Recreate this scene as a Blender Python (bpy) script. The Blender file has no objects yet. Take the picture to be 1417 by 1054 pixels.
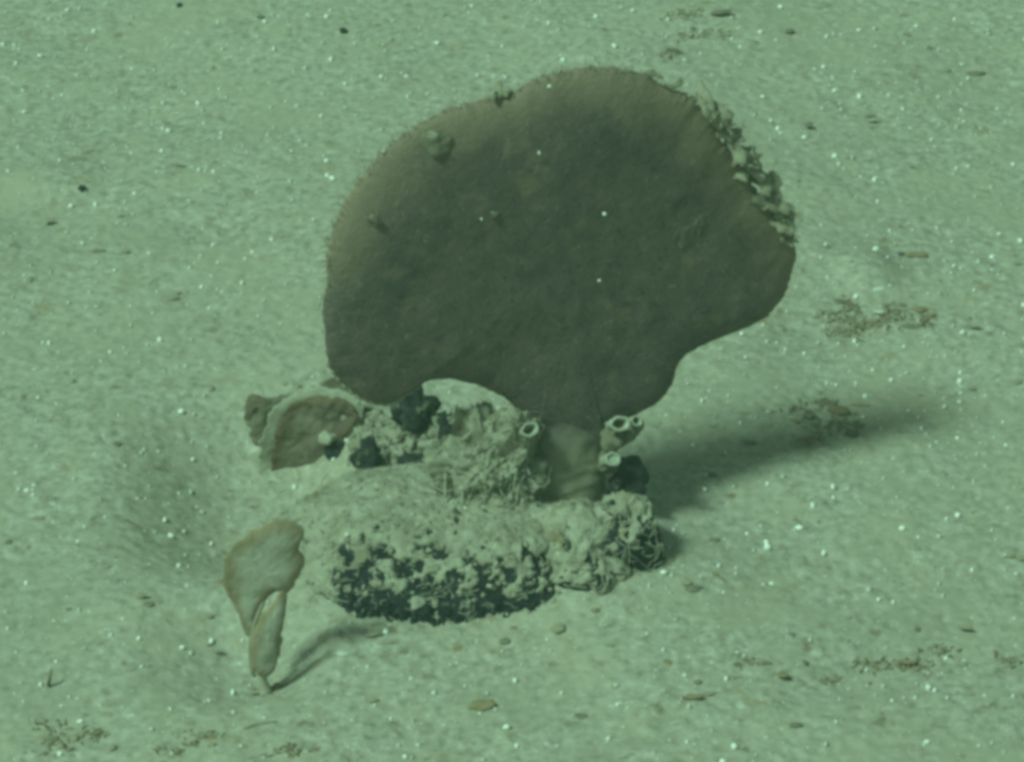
import bpy, math, random
import numpy as np
from mathutils import Vector, Matrix

random.seed(7)
rng = np.random.default_rng(11)
scene = bpy.context.scene
col = scene.collection

# ------------------------------------------------------------------ camera
S = 0.0005            # metres per photo pixel at the aim point
D = 2.4               # camera to aim point
PITCH = math.radians(32)
CX, CY = 708.5, 527.0
cp, sp = math.cos(PITCH), math.sin(PITCH)
CAM = np.array([0.0, -D * cp, D * sp])
FWD = np.array([0.0, cp, -sp]); RIGHT = np.array([1.0, 0, 0]); UP = np.array([0.0, sp, cp])
cd = bpy.data.cameras.new('camera')
cd.sensor_width = 36; cd.sensor_fit = 'HORIZONTAL'
cd.lens = 36 * D / (1417 * S)
cd.clip_start = 0.05; cd.clip_end = 200
cam = bpy.data.objects.new('camera', cd); col.objects.link(cam)
cam.location = CAM; cam.rotation_euler = (math.pi / 2 - PITCH, 0, 0)
scene.camera = cam

# ------------------------------------------------------------------ water light
SUN_AZ = math.radians(37)     # the light travels towards +x and a little away
SUN_EL = math.radians(54)
dirv = Vector((math.cos(SUN_EL) * math.cos(SUN_AZ), math.cos(SUN_EL) * math.sin(SUN_AZ), -math.sin(SUN_EL)))
w = bpy.data.worlds.new('World'); scene.world = w; w.use_nodes = True
nt = w.node_tree; nt.nodes.clear()
sky = nt.nodes.new('ShaderNodeTexSky'); sky.sky_type = 'NISHITA'; sky.sun_disc = False
sky.sun_elevation = SUN_EL
sky.sun_rotation = math.atan2(-dirv.x, -dirv.y)
# the water takes the red and blue out of the daylight evenly, whatever its direction
tint = nt.nodes.new('ShaderNodeMix'); tint.data_type = 'RGBA'; tint.blend_type = 'MULTIPLY'
tint.inputs[0].default_value = 1.0
tint.inputs[7].default_value = (0.64, 0.86, 0.43, 1)
bg = nt.nodes.new('ShaderNodeBackground'); bg.inputs[1].default_value = 0.105
out = nt.nodes.new('ShaderNodeOutputWorld')
nt.links.new(sky.outputs[0], tint.inputs[6]); nt.links.new(tint.outputs[2], bg.inputs[0]); nt.links.new(bg.outputs[0], out.inputs[0])
sd = bpy.data.lights.new('sun', 'SUN'); sd.energy = 3.8; sd.angle = math.radians(10)
sd.color = (0.57, 1.0, 0.72)
sun = bpy.data.objects.new('sun', sd); col.objects.link(sun)
sun.rotation_euler = dirv.to_track_quat('-Z', 'Y').to_euler(); sun.location = (-1.5, -1, 2)

vs = scene.view_settings
vs.view_transform = 'Standard'; vs.look = 'None'; vs.exposure = -0.11; vs.gamma = 1.0; vs.use_curve_mapping = False
scene.render.engine = 'CYCLES'
scene.cycles.pixel_filter_type = 'BLACKMAN_HARRIS'
scene.cycles.filter_width = 4.2       # soft video optics
scene.cycles.use_denoising = True
scene.cycles.max_bounces = 6

# ------------------------------------------------------------------ noise
def _hash(ix, iy, iz, seed):
    h = (ix.astype(np.int64) * 374761393 + iy.astype(np.int64) * 668265263 + iz.astype(np.int64) * 2147483647 + seed * 974711) & 0xFFFFFFFF
    h = ((h ^ (h >> 13)) * 1274126177) & 0xFFFFFFFF
    h = ((h ^ (h >> 16)) * 2246822519) & 0xFFFFFFFF
    return ((h ^ (h >> 15)) & 0xFFFFFF) / float(0xFFFFFF) * 2 - 1

def vnoise(x, y, z=None, seed=0):
    x = np.asarray(x, float); y = np.asarray(y, float)
    z = np.zeros_like(x) if z is None else np.asarray(z, float)
    ix, iy, iz = np.floor(x), np.floor(y), np.floor(z)
    fx, fy, fz = x - ix, y - iy, z - iz
    ux, uy, uz = [f * f * f * (f * (f * 6 - 15) + 10) for f in (fx, fy, fz)]
    def c(a, b, d): return _hash(ix + a, iy + b, iz + d, seed)
    def lerp(a, b, t): return a + (b - a) * t
    r = [lerp(lerp(c(0, 0, d), c(1, 0, d), ux), lerp(c(0, 1, d), c(1, 1, d), ux), uy) for d in (0, 1)]
    return lerp(r[0], r[1], uz)

def fbm(x, y, z=None, scale=1.0, octv=4, seed=0, gain=0.5):
    t, a, s = 0.0, 1.0, 1.0 / scale
    x = np.asarray(x, float); y = np.asarray(y, float); z = None if z is None else np.asarray(z, float)
    for k in range(octv):
        t = t + a * vnoise(x * s + 17.3 * k, y * s - 9.1 * k, None if z is None else z * s + 5.7 * k, seed + k)
        a *= gain; s *= 2.03
    return t

# ------------------------------------------------------------------ pixels to places
def ray(px, py):
    d = FWD + RIGHT * ((px - CX) * S / D) - UP * ((py - CY) * S / D)
    return d / np.linalg.norm(d)
def flat(px, py):
    d = ray(px, py); t = -CAM[2] / d[2]; p = CAM + d * t
    return p[0], p[1]

BASINS = []   # (x, y, rx, ry, rot, depth)
def basin(px, py, rx, ry, rot, depth):
    x, y = flat(px, py); BASINS.append((x, y, rx, ry, math.radians(rot), depth))
basin(1035, 690, .06, .05, 20, .004)
basin(1150, 455, .05, .035, 10, .005)
basin(45, 290, .05, .05, 0, .005)
basin(1350, 115, .05, .05, 0, .005)
basin(960, 60, .06, .04, 10, .004)
basin(1215, 935, .07, .03, 10, .005)
basin(1300, 545, .12, .06, 15, .004)
basin(1198, 383, .022, .03, 0, -.011)      # pale hummocks
basin(600, 700, .20, .12, 0, -.004)
basin(806, 785, .060, .055, 10, -.018)
basin(425, 775, .030, .05, 0, -.012)     # sediment banked against the rock
basin(640, 850, .13, .05, 0, -.004)
basin(470, 897, .012, .012, 0, -.004)
basin(960, 820, .05, .04, 20, -.004)
basin(1005, 30, .05, .05, 0, -.006)
basin(70, 250, .03, .03, 0, -.006)

SHADE_HOLLOWS = []   # hollows added to shade the seabed: long slope down, short one up
def shade_hollow(row, xa, xb, xc, xd, ry, depth):
    x0, y0 = flat(xa, row); SHADE_HOLLOWS.append((x0, flat(xb, row)[0], flat(xc, row)[0], flat(xd, row)[0], y0, ry, depth))
shade_hollow(668, 130, 340, 400, 520, .090, .041)      # in place of a shadow beside the curled sponge
shade_hollow(908, 165, 335, 350, 480, .045, .021)      # in place of a shadow beside the leaf sponge
def smooth(t):
    t = np.clip(t, 0, 1); return t * t * (3 - 2 * t)
def ground_h(x, y):
    x = np.asarray(x, float); y = np.asarray(y, float)
    h = 0.010 * fbm(x, y, scale=.45, octv=2, seed=3)
    h = h + 0.0020 * fbm(x * .8 + y * .25, y, scale=.10, octv=2, seed=9)
    for bx, by, rx, ry, r, dep in BASINS:
        dx, dy = x - bx, y - by
        u = (dx * math.cos(r) + dy * math.sin(r)) / rx; v = (-dx * math.sin(r) + dy * math.cos(r)) / ry
        h = h - dep * np.exp(-(u * u + v * v) ** 1.3)
    for xa, xb, xc, xd, y0, ry, dep in SHADE_HOLLOWS:
        h = h - dep * smooth((x - xa) / (xb - xa)) * (1 - smooth((x - xc) / (xd - xc))) * np.exp(-np.abs((y - y0) / ry) ** 3)
    return h
def ground_fine(x, y):
    n = fbm(x, y, scale=.016, octv=3, seed=21)
    h = ground_h(x, y) + 0.0004 * n
    m = fbm(x, y, scale=.009, octv=2, seed=33)
    h = h + 0.0013 * np.clip(m - .5, 0, 1) - 0.0020 * np.clip(-m - .62, 0, 1)
    return h + 0.00045 * vnoise(np.asarray(x) / .0042, np.asarray(y) / .0042, None, 41)

def ground_at(px, py):
    d = ray(px, py); z = 0.0
    for _ in range(12):
        t = (z - CAM[2]) / d[2]; p = CAM + d * t
        z = float(ground_fine(p[0], p[1]))
    return Vector((p[0], p[1], z))
def on_plane(px, py, P, n):
    d = ray(px, py); n = np.array(n)
    return CAM + d * (np.dot(np.array(P) - CAM, n) / np.dot(d, n))
def px_m(p):   # metres per photo pixel at a point
    return np.dot(np.array(p) - CAM, FWD) * S / D

# ------------------------------------------------------------------ object helpers
def tag(o, label=None, cat=None, group=None, kind=None):
    if label: o['label'] = label
    if cat: o['category'] = cat
    if group: o['group'] = group
    if kind: o['kind'] = kind
    return o
def empty(name, loc, label, cat, group=None):
    o = bpy.data.objects.new(name, None); o.empty_display_size = .01
    col.objects.link(o); o.location = loc
    return tag(o, label, cat, group)
def link(name, me, mat, parent=None):
    o = bpy.data.objects.new(name, me); col.objects.link(o)
    if mat is not None and not me.materials: me.materials.append(mat)
    if parent is not None:
        o.parent = parent; o.matrix_parent_inverse = Matrix.Translation(-Vector(parent.location))
    return o

class MB:
    def __init__(s): s.v, s.f, s.n = [], [], 0
    def add(s, v, f):
        v = np.asarray(v, float); s.v.append(v)
        s.f += [tuple(i + s.n for i in q) for q in f]; s.n += len(v)
    def tube(s, pts, rad, sides=6, cap=True):
        pts = np.asarray(pts, float); n = len(pts)
        rad = np.full(n, rad) if np.isscalar(rad) else np.asarray(rad, float)
        tan = np.gradient(pts, axis=0); tan /= np.linalg.norm(tan, axis=1)[:, None] + 1e-12
        ref = np.array([0.13, .31, .94]) if abs(tan[0][2]) < .8 else np.array([.9, .3, .1])
        a = np.cross(tan, ref); a /= np.linalg.norm(a, axis=1)[:, None] + 1e-12
        b = np.cross(tan, a)
        th = np.linspace(0, 2 * math.pi, sides, endpoint=False)
        ring = a[:, None, :] * np.cos(th)[None, :, None] + b[:, None, :] * np.sin(th)[None, :, None]
        v = (pts[:, None, :] + ring * rad[:, None, None]).reshape(-1, 3)
        f = []
        for i in range(n - 1):
            for j in range(sides):
                k = (j + 1) % sides
                f.append((i * sides + j, i * sides + k, (i + 1) * sides + k, (i + 1) * sides + j))
        if cap: f += [tuple(range(sides))[::-1], tuple((n - 1) * sides + j for j in range(sides))]
        s.add(v, f)
    def mesh(s, name, smooth=True):
        me = bpy.data.meshes.new(name)
        me.from_pydata(np.concatenate(s.v).tolist(), [], s.f)
        if smooth: me.polygons.foreach_set('use_smooth', [True] * len(me.polygons))
        me.validate(); me.update(); return me
    def build(s, name, mat, parent=None, smooth=True): return link(name, s.mesh(name, smooth), mat, parent)

def grid_mesh(name, V, nu, nv, close_u=False, attr=None):
    me = bpy.data.meshes.new(name)
    V = np.asarray(V, np.float32).reshape(-1, 3)
    iu = np.arange(nu if close_u else nu - 1); iv = np.arange(nv - 1)
    U, W = np.meshgrid(iu, iv, indexing='ij'); U2 = (U + 1) % nu
    q = np.stack([U * nv + W, U2 * nv + W, U2 * nv + W + 1, U * nv + W + 1], -1).reshape(-1, 4)
    me.vertices.add(len(V)); me.vertices.foreach_set('co', V.ravel())
    me.loops.add(q.size); me.loops.foreach_set('vertex_index', q.ravel().astype(np.int32))
    me.polygons.add(len(q)); me.polygons.foreach_set('loop_start', (np.arange(len(q)) * 4).astype(np.int32))
    me.polygons.foreach_set('use_smooth', np.ones(len(q), bool))
    if attr is not None:
        at = me.attributes.new('edge', 'FLOAT', 'POINT'); at.data.foreach_set('value', np.asarray(attr, np.float32).ravel())
    me.update(calc_edges=True); return me

# ------------------------------------------------------------------ materials
def material(name, stops, scale, detail=6, rough=.9, bump=.3, bscale=None, bdist=.001, fleck=None, edge=None, warp=0.6, spec=.2, extra=None):
    m = bpy.data.materials.new(name); m.use_nodes = True
    t = m.node_tree; N = t.nodes; L = t.links; N.clear()
    o = N.new('ShaderNodeOutputMaterial'); b = N.new('ShaderNodeBsdfPrincipled'); L.new(b.outputs[0], o.inputs[0])
    tc = N.new('ShaderNodeNewGeometry')
    def noise(sc, det, dist=0.0, rgh=.6):
        n = N.new('ShaderNodeTexNoise'); n.inputs['Scale'].default_value = sc; n.inputs['Detail'].default_value = det
        n.inputs['Roughness'].default_value = rgh; n.inputs['Distortion'].default_value = dist
        L.new(tc.outputs['Position'], n.inputs['Vector']); return n
    n1 = noise(scale, detail, warp)
    r = N.new('ShaderNodeValToRGB'); e = r.color_ramp.elements
    while len(e) < len(stops): e.new(.5)
    for k, (p, c) in enumerate(stops): e[k].position = p; e[k].color = (*c, 1)
    L.new(n1.outputs[0], r.inputs[0]); colr = r.outputs[0]
    def mixin(colr, fac, c):
        mx = N.new('ShaderNodeMix'); mx.data_type = 'RGBA'; L.new(fac, mx.inputs[0]); L.new(colr, mx.inputs[6]); mx.inputs[7].default_value = (*c, 1)
        return mx.outputs[2]
    for (sc, lo, hi, c) in (fleck or []):
        n = noise(sc, 3, .3); mr = N.new('ShaderNodeMapRange'); mr.inputs[1].default_value = lo; mr.inputs[2].default_value = hi
        L.new(n.outputs[0], mr.inputs[0]); colr = mixin(colr, mr.outputs[0], c)
    if edge:
        a = N.new('ShaderNodeAttribute'); a.attribute_name = 'edge'
        nn = noise(edge[2], 4, .5)
        ad = N.new('ShaderNodeMath'); ad.operation = 'MULTIPLY_ADD'; L.new(nn.outputs[0], ad.inputs[0]); ad.inputs[1].default_value = edge[3]; L.new(a.outputs['Fac'], ad.inputs[2])
        mr = N.new('ShaderNodeMapRange'); mr.interpolation_type = 'SMOOTHSTEP'; mr.inputs[1].default_value = edge[0]; mr.inputs[2].default_value = edge[1]
        L.new(ad.outputs[0], mr.inputs[0])
        colr = mixin(colr, mr.outputs[0], edge[4])
    L.new(colr, b.inputs['Base Color'])
    b.inputs['Roughness'].default_value = rough; b.inputs['Specular IOR Level'].default_value = spec
    if bump:
        nb = noise(bscale or scale * 3, 5, 0, .65); bp = N.new('ShaderNodeBump'); bp.inputs['Strength'].default_value = bump; bp.inputs['Distance'].default_value = bdist
        L.new(nb.outputs[0], bp.inputs['Height']); L.new(bp.outputs[0], b.inputs['Normal'])
    return m

M = {}
M['sediment'] = material('sediment', [(.31, (.23, .208, .16)), (.45, (.35, .325, .268)), (.56, (.405, .38, .322)), (.73, (.545, .525, .47))],
                         150, detail=7, bump=.5, bscale=420, bdist=.0010, warp=.2,
                         fleck=[(22, .50, .78, (.415, .375, .29)), (75, .60, .71, (.215, .185, .135)), (170, .65, .73, (.60, .60, .56)), (48, .62, .76, (.30, .24, .155)), (9, .52, .80, (.33, .305, .245)), (6, .52, .76, (.395, .36, .285))])
M['crust'] = material('crust', [(.30, (.22, .195, .145)), (.5, (.325, .30, .24)), (.75, (.43, .41, .345))], 70, detail=8, bump=.6, bscale=420, bdist=.001,
                      fleck=[(60, .60, .72, (.22, .17, .10)), (170, .60, .68, (.11, .10, .085)), (260, .62, .70, (.50, .48, .42))])
M['fan'] = material('fan_tissue', [(.3, (.102, .080, .074)), (.5, (.138, .109, .100)), (.72, (.19, .150, .132))], 90, detail=9, bump=.8, bscale=420, bdist=.0014,
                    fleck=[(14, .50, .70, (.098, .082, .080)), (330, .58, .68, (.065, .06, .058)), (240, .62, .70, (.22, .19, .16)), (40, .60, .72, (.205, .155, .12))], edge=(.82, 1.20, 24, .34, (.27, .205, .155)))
M['stalk'] = material('stalk_tissue', [(.3, (.15, .13, .098)), (.55, (.20, .175, .13)), (.75, (.26, .235, .18))], 60, detail=6, bump=.5, bscale=300)
M['foot'] = material('foot_tissue', [(.3, (.27, .23, .175)), (.55, (.33, .29, .225)), (.75, (.40, .36, .285))], 60, detail=6, bump=.5, bscale=300, edge=(.48, 1.12, 60, .35, (.135, .112, .106)))
M['foot_pale'] = material('torn_tissue', [(.3, (.24, .205, .15)), (.6, (.36, .325, .26))], 110, detail=7, bump=.6, bscale=380)
M['brown'] = material('brown_tissue', [(.3, (.11, .085, .065)), (.5, (.155, .125, .095)), (.75, (.22, .19, .145))], 90, detail=8, bump=.7, bscale=320,
                      edge=(.80, 1.08, 60, .25, (.165, .12, .08)))
M['frond'] = material('frond_tissue', [(.3, (.38, .345, .285)), (.5, (.46, .43, .37)), (.72, (.54, .51, .45))], 75, detail=8, bump=.6, bscale=320,
                      edge=(.76, 1.16, 50, .44, (.30, .23, .155)))
M['rim'] = material('pale_rim', [(.3, (.25, .225, .17)), (.6, (.33, .305, .24))], 80, bump=.4, bscale=400)
M['black'] = material('black_rock', [(.3, (.012, .014, .017)), (.55, (.022, .026, .032)), (.78, (.05, .055, .06))], 140, detail=8, bump=.9, bscale=500, bdist=.002, rough=.75,
                      fleck=[(230, .60, .68, (.14, .15, .145)), (60, .66, .72, (.07, .035, .02))])
M['dusty'] = material('dusty_black', [(.3, (.014, .015, .017)), (.55, (.03, .033, .036)), (.78, (.08, .08, .075))], 160, detail=8, bump=.9, bscale=500, bdist=.002, rough=.8, fleck=[(75, .55, .66, (.24, .22, .17))])
M['thread'] = material('pale_thread', [(.3, (.30, .275, .21)), (.7, (.44, .42, .35))], 90, bump=0)
M['tube'] = material('tube_lime', [(.3, (.36, .35, .29)), (.7, (.50, .50, .44))], 200, bump=.2, bscale=500)
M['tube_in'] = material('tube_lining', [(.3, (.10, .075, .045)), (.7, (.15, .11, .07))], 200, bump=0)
M['white'] = material('white_grain', [(.3, (.86, .86, .84)), (.7, (.92, .92, .90))], 200, bump=0, rough=.5)
M['pale'] = material('pale_grain', [(.3, (.55, .55, .52)), (.7, (.62, .62, .58))], 200, bump=0, rough=.6)
M['crumb_brown'] = material('crumb_brown', [(.3, (.22, .16, .095)), (.7, (.31, .24, .155))], 120, bump=.4, bscale=600)
M['crumb_dark'] = material('crumb_dark', [(.3, (.14, .122, .09)), (.7, (.23, .205, .16))], 120, bump=.4, bscale=600)
M['crumb_olive'] = material('crumb_olive', [(.3, (.27, .235, .165)), (.7, (.35, .315, .24))], 120, bump=.4, bscale=600)
M['crumb_black'] = material('crumb_black', [(.3, (.012, .012, .012)), (.7, (.03, .03, .028))], 120, bump=.4, bscale=600)

# ------------------------------------------------------------------ seabed: one sheet, fine in front of the lens, coarse to the horizon
def axis(lo, hi, step, far, n):
    mid = np.arange(lo, hi, step)
    t = np.linspace(0, 1, n + 1)[1:]
    return np.concatenate([(lo - far * t ** 3)[::-1], mid, mid[-1] + far * t ** 3])
xs = axis(-.62, .62, .0019, 25, 40); ys = axis(-.62, .80, .0021, 25, 40)
X, Y = np.meshgrid(xs, ys, indexing='ij')
Z = ground_fine(X, Y)
seabed = link('seabed', grid_mesh('seabed', np.stack([X, Y, Z], -1), len(xs), len(ys)), M['sediment'])
tag(seabed, kind='structure')

# ------------------------------------------------------------------ blades: sheets of tissue with real thickness
def catmull(P, n):
    P = np.asarray(P, float); k = len(P); out = []
    for i in range(k):
        p0, p1, p2, p3 = P[i - 1], P[i], P[(i + 1) % k], P[(i + 2) % k]
        for t in np.linspace(0, 1, 8, endpoint=False):
            out.append(.5 * (2 * p1 + (p2 - p0) * t + (2 * p0 - 5 * p1 + 4 * p2 - p3) * t * t + (3 * p1 - p0 - 3 * p2 + p3) * t ** 3))
    out = np.array(out); q = np.vstack([out, out[:1]])
    d = np.concatenate([[0], np.cumsum(np.linalg.norm(np.diff(q, axis=0), axis=1))])
    s = np.linspace(0, d[-1], n, endpoint=False)
    return np.stack([np.interp(s, d, q[:, 0]), np.interp(s, d, q[:, 1])], 1)

def frame(yaw, tilt):
    """normal towards the viewer; yaw > 0 turns the right-hand side away, tilt > 0 leans the top back"""
    a, t = math.radians(yaw), math.radians(tilt)
    n = np.array([math.sin(a) * math.cos(t), -math.cos(a) * math.cos(t), math.sin(t)])
    u = np.array([math.cos(a), math.sin(a), 0.0])
    return n, u, np.cross(u, n) * -1 if np.cross(u, n)[2] < 0 else np.cross(u, n)

def blade(name, outline, centre, P, yaw, tilt, thick, mat, parent, na=360, nr=40, jag=0.0, jagfn=None, bend=None, lump=0.0, lscale=.03, power=4, seed=0, nofn=None):
    n, u, v = frame(yaw, tilt)
    O = catmull(outline, na); O0 = O.copy()
    if jag:
        nn = fbm(np.arange(na) * .0 + O[:, 0], O[:, 1], scale=9, octv=3, seed=seed)
        nn -= nn.mean(); wgt = np.ones(na) if jagfn is None else np.array([jagfn(p) for p in O])
        dv = O - np.array(centre); O = O + dv / np.linalg.norm(dv, axis=1)[:, None] * (nn * jag * wgt)[:, None]
    Q = np.array([on_plane(p[0], p[1], P, n) for p in O0]); Qj = np.array([on_plane(p[0], p[1], P, n) for p in O]); C = on_plane(centre[0], centre[1], P, n)
    t = np.linspace(0, 1, nr); r = 1 - (1 - t) ** 1.6
    R = np.concatenate([r[:-1], [1.0], r[:-1][::-1]])           # front from the centre to the edge, then the back
    side = np.concatenate([np.ones(nr - 1), [0.0], -np.ones(nr - 1)])
    V = C[None, None] + (Q - C)[:, None, :] * R[None, :, None] + (Qj - Q)[:, None, :] * R[None, :, None] ** 14
    a = (V - C) @ u; b = (V - C) @ v
    th = thick * np.sqrt(np.clip(1 - R ** power, 0, 1))
    off = th[None, :] * side[None, :] + (0 if bend is None else bend(a, b))
    if lump: off = off + lump * fbm(V[..., 0], V[..., 1], V[..., 2], scale=lscale, octv=4, seed=seed + 5) * (R[None] ** .2)
    V = V + off[..., None] * n
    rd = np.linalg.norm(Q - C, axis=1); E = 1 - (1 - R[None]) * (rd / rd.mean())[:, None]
    if nofn: E = E - np.array([nofn(p) for p in O0])[:, None]   # edge colour weakened along these margins
    return link(name, grid_mesh(name, V, na, len(R), True, E), mat, parent)

# ------------------------------------------------------------------ lumps: displaced ellipsoids with a skin of settled sediment
def ell(nu, nv):
    th = np.linspace(0, 2 * math.pi, nu, endpoint=False); ph = np.linspace(-math.pi / 2, math.pi / 2, nv)
    T, Pp = np.meshgrid(th, ph, indexing='ij')
    return np.stack([np.cos(Pp) * np.cos(T), np.cos(Pp) * np.sin(T), np.sin(Pp)], -1)
def lump_surface(dirs, c, r, amp, sc, seed, rot=0):
    ca, sa = math.cos(rot), math.sin(rot)
    p = dirs * np.array(r)
    p = np.stack([p[..., 0] * ca - p[..., 1] * sa, p[..., 0] * sa + p[..., 1] * ca, p[..., 2]], -1)
    k = 1 + amp * fbm(p[..., 0] + c[0], p[..., 1] + c[1], p[..., 2], scale=sc, octv=5, seed=seed)
    return np.array(c) + p * k[..., None]
def lump(name, c, r, mat, parent, amp=.3, sc=.05, seed=0, rot=0, nu=160, nv=80):
    d = ell(nu, nv); V = lump_surface(d, c, r, amp, sc, seed, rot)
    return link(name, grid_mesh(name, V, nu, nv, True), mat, parent)
def skin(name, c, r, mat, parent, cover, amp=.3, sc=.05, seed=0, rot=0, nu=420, nv=220, hi=.004, lo=-.004, fs=.010, na=.75):
    """cover(P) > 0 where sediment has settled; elsewhere the skin dips under the rock"""
    d = ell(nu, nv); V = lump_surface(d, c, r, amp, sc, seed, rot)
    f = cover(V) + na * fbm(V[..., 0], V[..., 1], V[..., 2], scale=fs, octv=4, seed=seed + 50, gain=.6)
    k = np.clip(f * .006, lo, hi) + .0007 * fbm(V[..., 0], V[..., 1], V[..., 2], scale=.004, octv=2, seed=seed + 60)
    V = V + d * k[..., None]
    return link(name, grid_mesh(name, V, nu, nv, True), mat, parent)
def threads(name, n, c, r, mat, parent, amp, sc, seed, rot=0, rad=(.0003, .0007), ln=(.01, .035), lift=.0025, zmin=-.1, sel=None, wig=.6):
    rr = np.random.default_rng(seed + 100); mb = MB(); k = 0
    while k < n:
        d = rr.normal(size=3); d /= np.linalg.norm(d)
        if d[2] < zmin or (sel and not sel(d)): continue
        t = np.cross(d, rr.normal(size=3)); t /= np.linalg.norm(t)
        m = 12; L = rr.uniform(*ln); step = L / m / np.mean(r); ds = []
        for i in range(m):
            ds.append(d.copy()); t = t + rr.normal(size=3) * wig * .5; t -= d * np.dot(t, d); t /= np.linalg.norm(t)
            d = d + t * step; d /= np.linalg.norm(d)
        P = lump_surface(np.array(ds), c, r, amp, sc, seed, rot)
        arch = np.sin(np.linspace(0, math.pi, m)) * rr.uniform(0, lift * 2) + .001
        P = P + np.array(ds) * arch[:, None]
        q = rr.uniform(*rad); mb.tube(P, np.linspace(q, q * .6, m), 5); k += 1
    return mb.build(name, mat, parent)

# ================================================================== the black nodule under the fan
rc = ground_at(622, 756); RC = (rc.x, rc.y, rc.z - .018); RR = (.120, .082, .060)
rock = empty('nodule_rock', (rc.x, rc.y, rc.z), 'black nodule rock crusted with pale sediment carrying the big fan sponge', 'rock')
lump('core', RC, RR, M['black'], rock, .085, .05, 4, 0, 260, 140)
def rock_cover(P):
    x = (P[..., 0] - RC[0]) / RR[0]; y = (P[..., 1] - RC[1]) / RR[1]; z = (P[..., 2] - RC[2]) / RR[2]
    return 2.7 * z + 6.0 * np.clip(np.abs(x + .03) - .48, 0, 1) + .9 * y - 1.05
tag(skin('sediment_crust', RC, RR, M['crust'], rock, rock_cover, .085, .05, 4, nu=700, nv=360, fs=.0085, na=1.25, hi=.0022, lo=-.003), 'pale sediment settled over the upper side of the rock')
o = threads('thread_tangle', 900, RC, RR, M['thread'], rock, .085, .05, 4, rad=(.0002, .00045), ln=(.004, .014), lift=.0018, zmin=-.1, wig=1.2); tag(o, kind='stuff')

def clots(name, n, c, r, mat, parent, amp, sc, seed, sel, size=(.0007, .0022)):
    rr = np.random.default_rng(seed + 300); mb = MB(); base = ell(9, 6); k = 0
    fc = []
    for i in range(9):
        for j in range(5): fc.append((i * 6 + j, (i + 1) % 9 * 6 + j, (i + 1) % 9 * 6 + j + 1, i * 6 + j + 1))
    while k < n:
        d = rr.normal(size=3); d /= np.linalg.norm(d)
        if not sel(d): continue
        p = lump_surface(d[None], c, r, amp, sc, seed)[0]; s = rr.uniform(*size) ** 1.0
        v = base * (s * rr.uniform(.6, 1.3, 3)) * (1 + .35 * rr.normal(size=base.shape[:2])[..., None])
        mb.add((v + p + d * s * .2).reshape(-1, 3), fc); k += 1
    return tag(mb.build(name, mat, parent), kind='stuff')
clots('sediment_clot', 700, RC, RR, M['crust'], rock, .085, .05, 4, lambda d: d[2] > -.1 and d[1] < .5 and random.random() < .35 + .65 * max(0, d[2] + .35 * abs(d[0])))
clots('nodule_knob', 420, RC, RR, M['black'], rock, .085, .05, 4, lambda d: d[1] < -.15 and -.15 < d[2] < .38 and -.52 < d[0] < .46, (.0012, .0036))

# small encrusted stone at the right end
sc2 = ground_at(864, 776); C2 = (sc2.x, sc2.y + .014, sc2.z - .002); R2 = (.024, .026, .034)
st = empty('encrusted_stone', sc2, 'small knobbly stone capped with pale sediment beside the black rock', 'stone')
lump('core', C2, R2, M['black'], st, .3, .02, 14, 0, 120, 70)
skin('sediment_crust', C2, R2, M['crust'], st, lambda P: 2.2 * (P[..., 2] - C2[2]) / R2[2] - 1.25 - .5 * (P[..., 0] - C2[0]) / R2[0], .3, .02, 14, 0, 260, 140, fs=.007, na=1.4, hi=.002)
tag(threads('hanging_thread', 90, C2, R2, M['thread'], st, .3, .02, 14, rad=(.0002, .0005), ln=(.006, .025), lift=.002, zmin=-.6, wig=.25), kind='stuff')
sc3 = ground_at(800, 792); C6 = (sc3.x, sc3.y + .022, sc3.z - .006); R6 = (.034, .034, .031)
st2 = empty('silted_stone', sc3, 'low silted stone filling the gap between the black rock and the capped stone', 'stone')
lump('core', C6, R6, M['black'], st2, .25, .03, 17, 0, 120, 70)
skin('sediment_crust', C6, R6, M['crust'], st2, lambda P: 1.6 * (P[..., 2] - C6[2]) / R6[2] + .1, .25, .03, 17, 0, 300, 160, fs=.009, na=1.35, hi=.002)
tag(threads('thread_tangle', 120, C6, R6, M['thread'], st2, .25, .03, 17, rad=(.0002, .00045), ln=(.004, .014), lift=.0018, zmin=0, wig=1.1), kind='stuff')
# ================================================================== the fan sponge
FY, FT = 22, 6
foot = np.array([ (790 - CX) * S, RC[1] + .012, RC[2] + .03])
FN, FU, FV = frame(FY, FT)
fan_px = [(752, 640), (745, 604), (716, 568), (690, 551), (660, 539), (625, 533), (595, 538), (572, 553), (545, 567), (515, 562), (490, 546), (470, 525), (459, 500), (456, 470), (453, 430), (459, 395),
          (456, 360), (465, 320), (480, 285), (498, 255), (520, 224), (547, 195), (580, 170), (620, 148), (668, 134), (702, 124), (735, 105), (770, 93), (810, 86), (850, 88), (885, 97), (912, 113), (945, 126),
          (968, 146), (984, 172), (1003, 200), (1024, 222), (1040, 248), (1052, 275), (1072, 298), (1094, 322), (1104, 352), (1099, 385), (1090, 410), (1070, 434), (1040, 454), (1000, 470), (965, 487), (943, 505),
          (934, 533), (915, 558), (893, 573), (862, 588), (842, 606), (834, 640)]
fan = empty('fan_sponge', tuple(on_plane(792, 690, foot, FN)), 'large dark grey-brown fan sponge standing upright on the black rock', 'sponge')
def fan_bend(a, b):
    return .006 * np.sin(a * 11 + b * 6) + .010 * (a / .16) ** 2 * -.5 + .005 * np.sin(b * 16 - a * 5)
def fan_jag(p):
    if p[0] > 930 and p[1] < 350: return .7
    if p[1] > 440: return .12
    return .3
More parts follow.
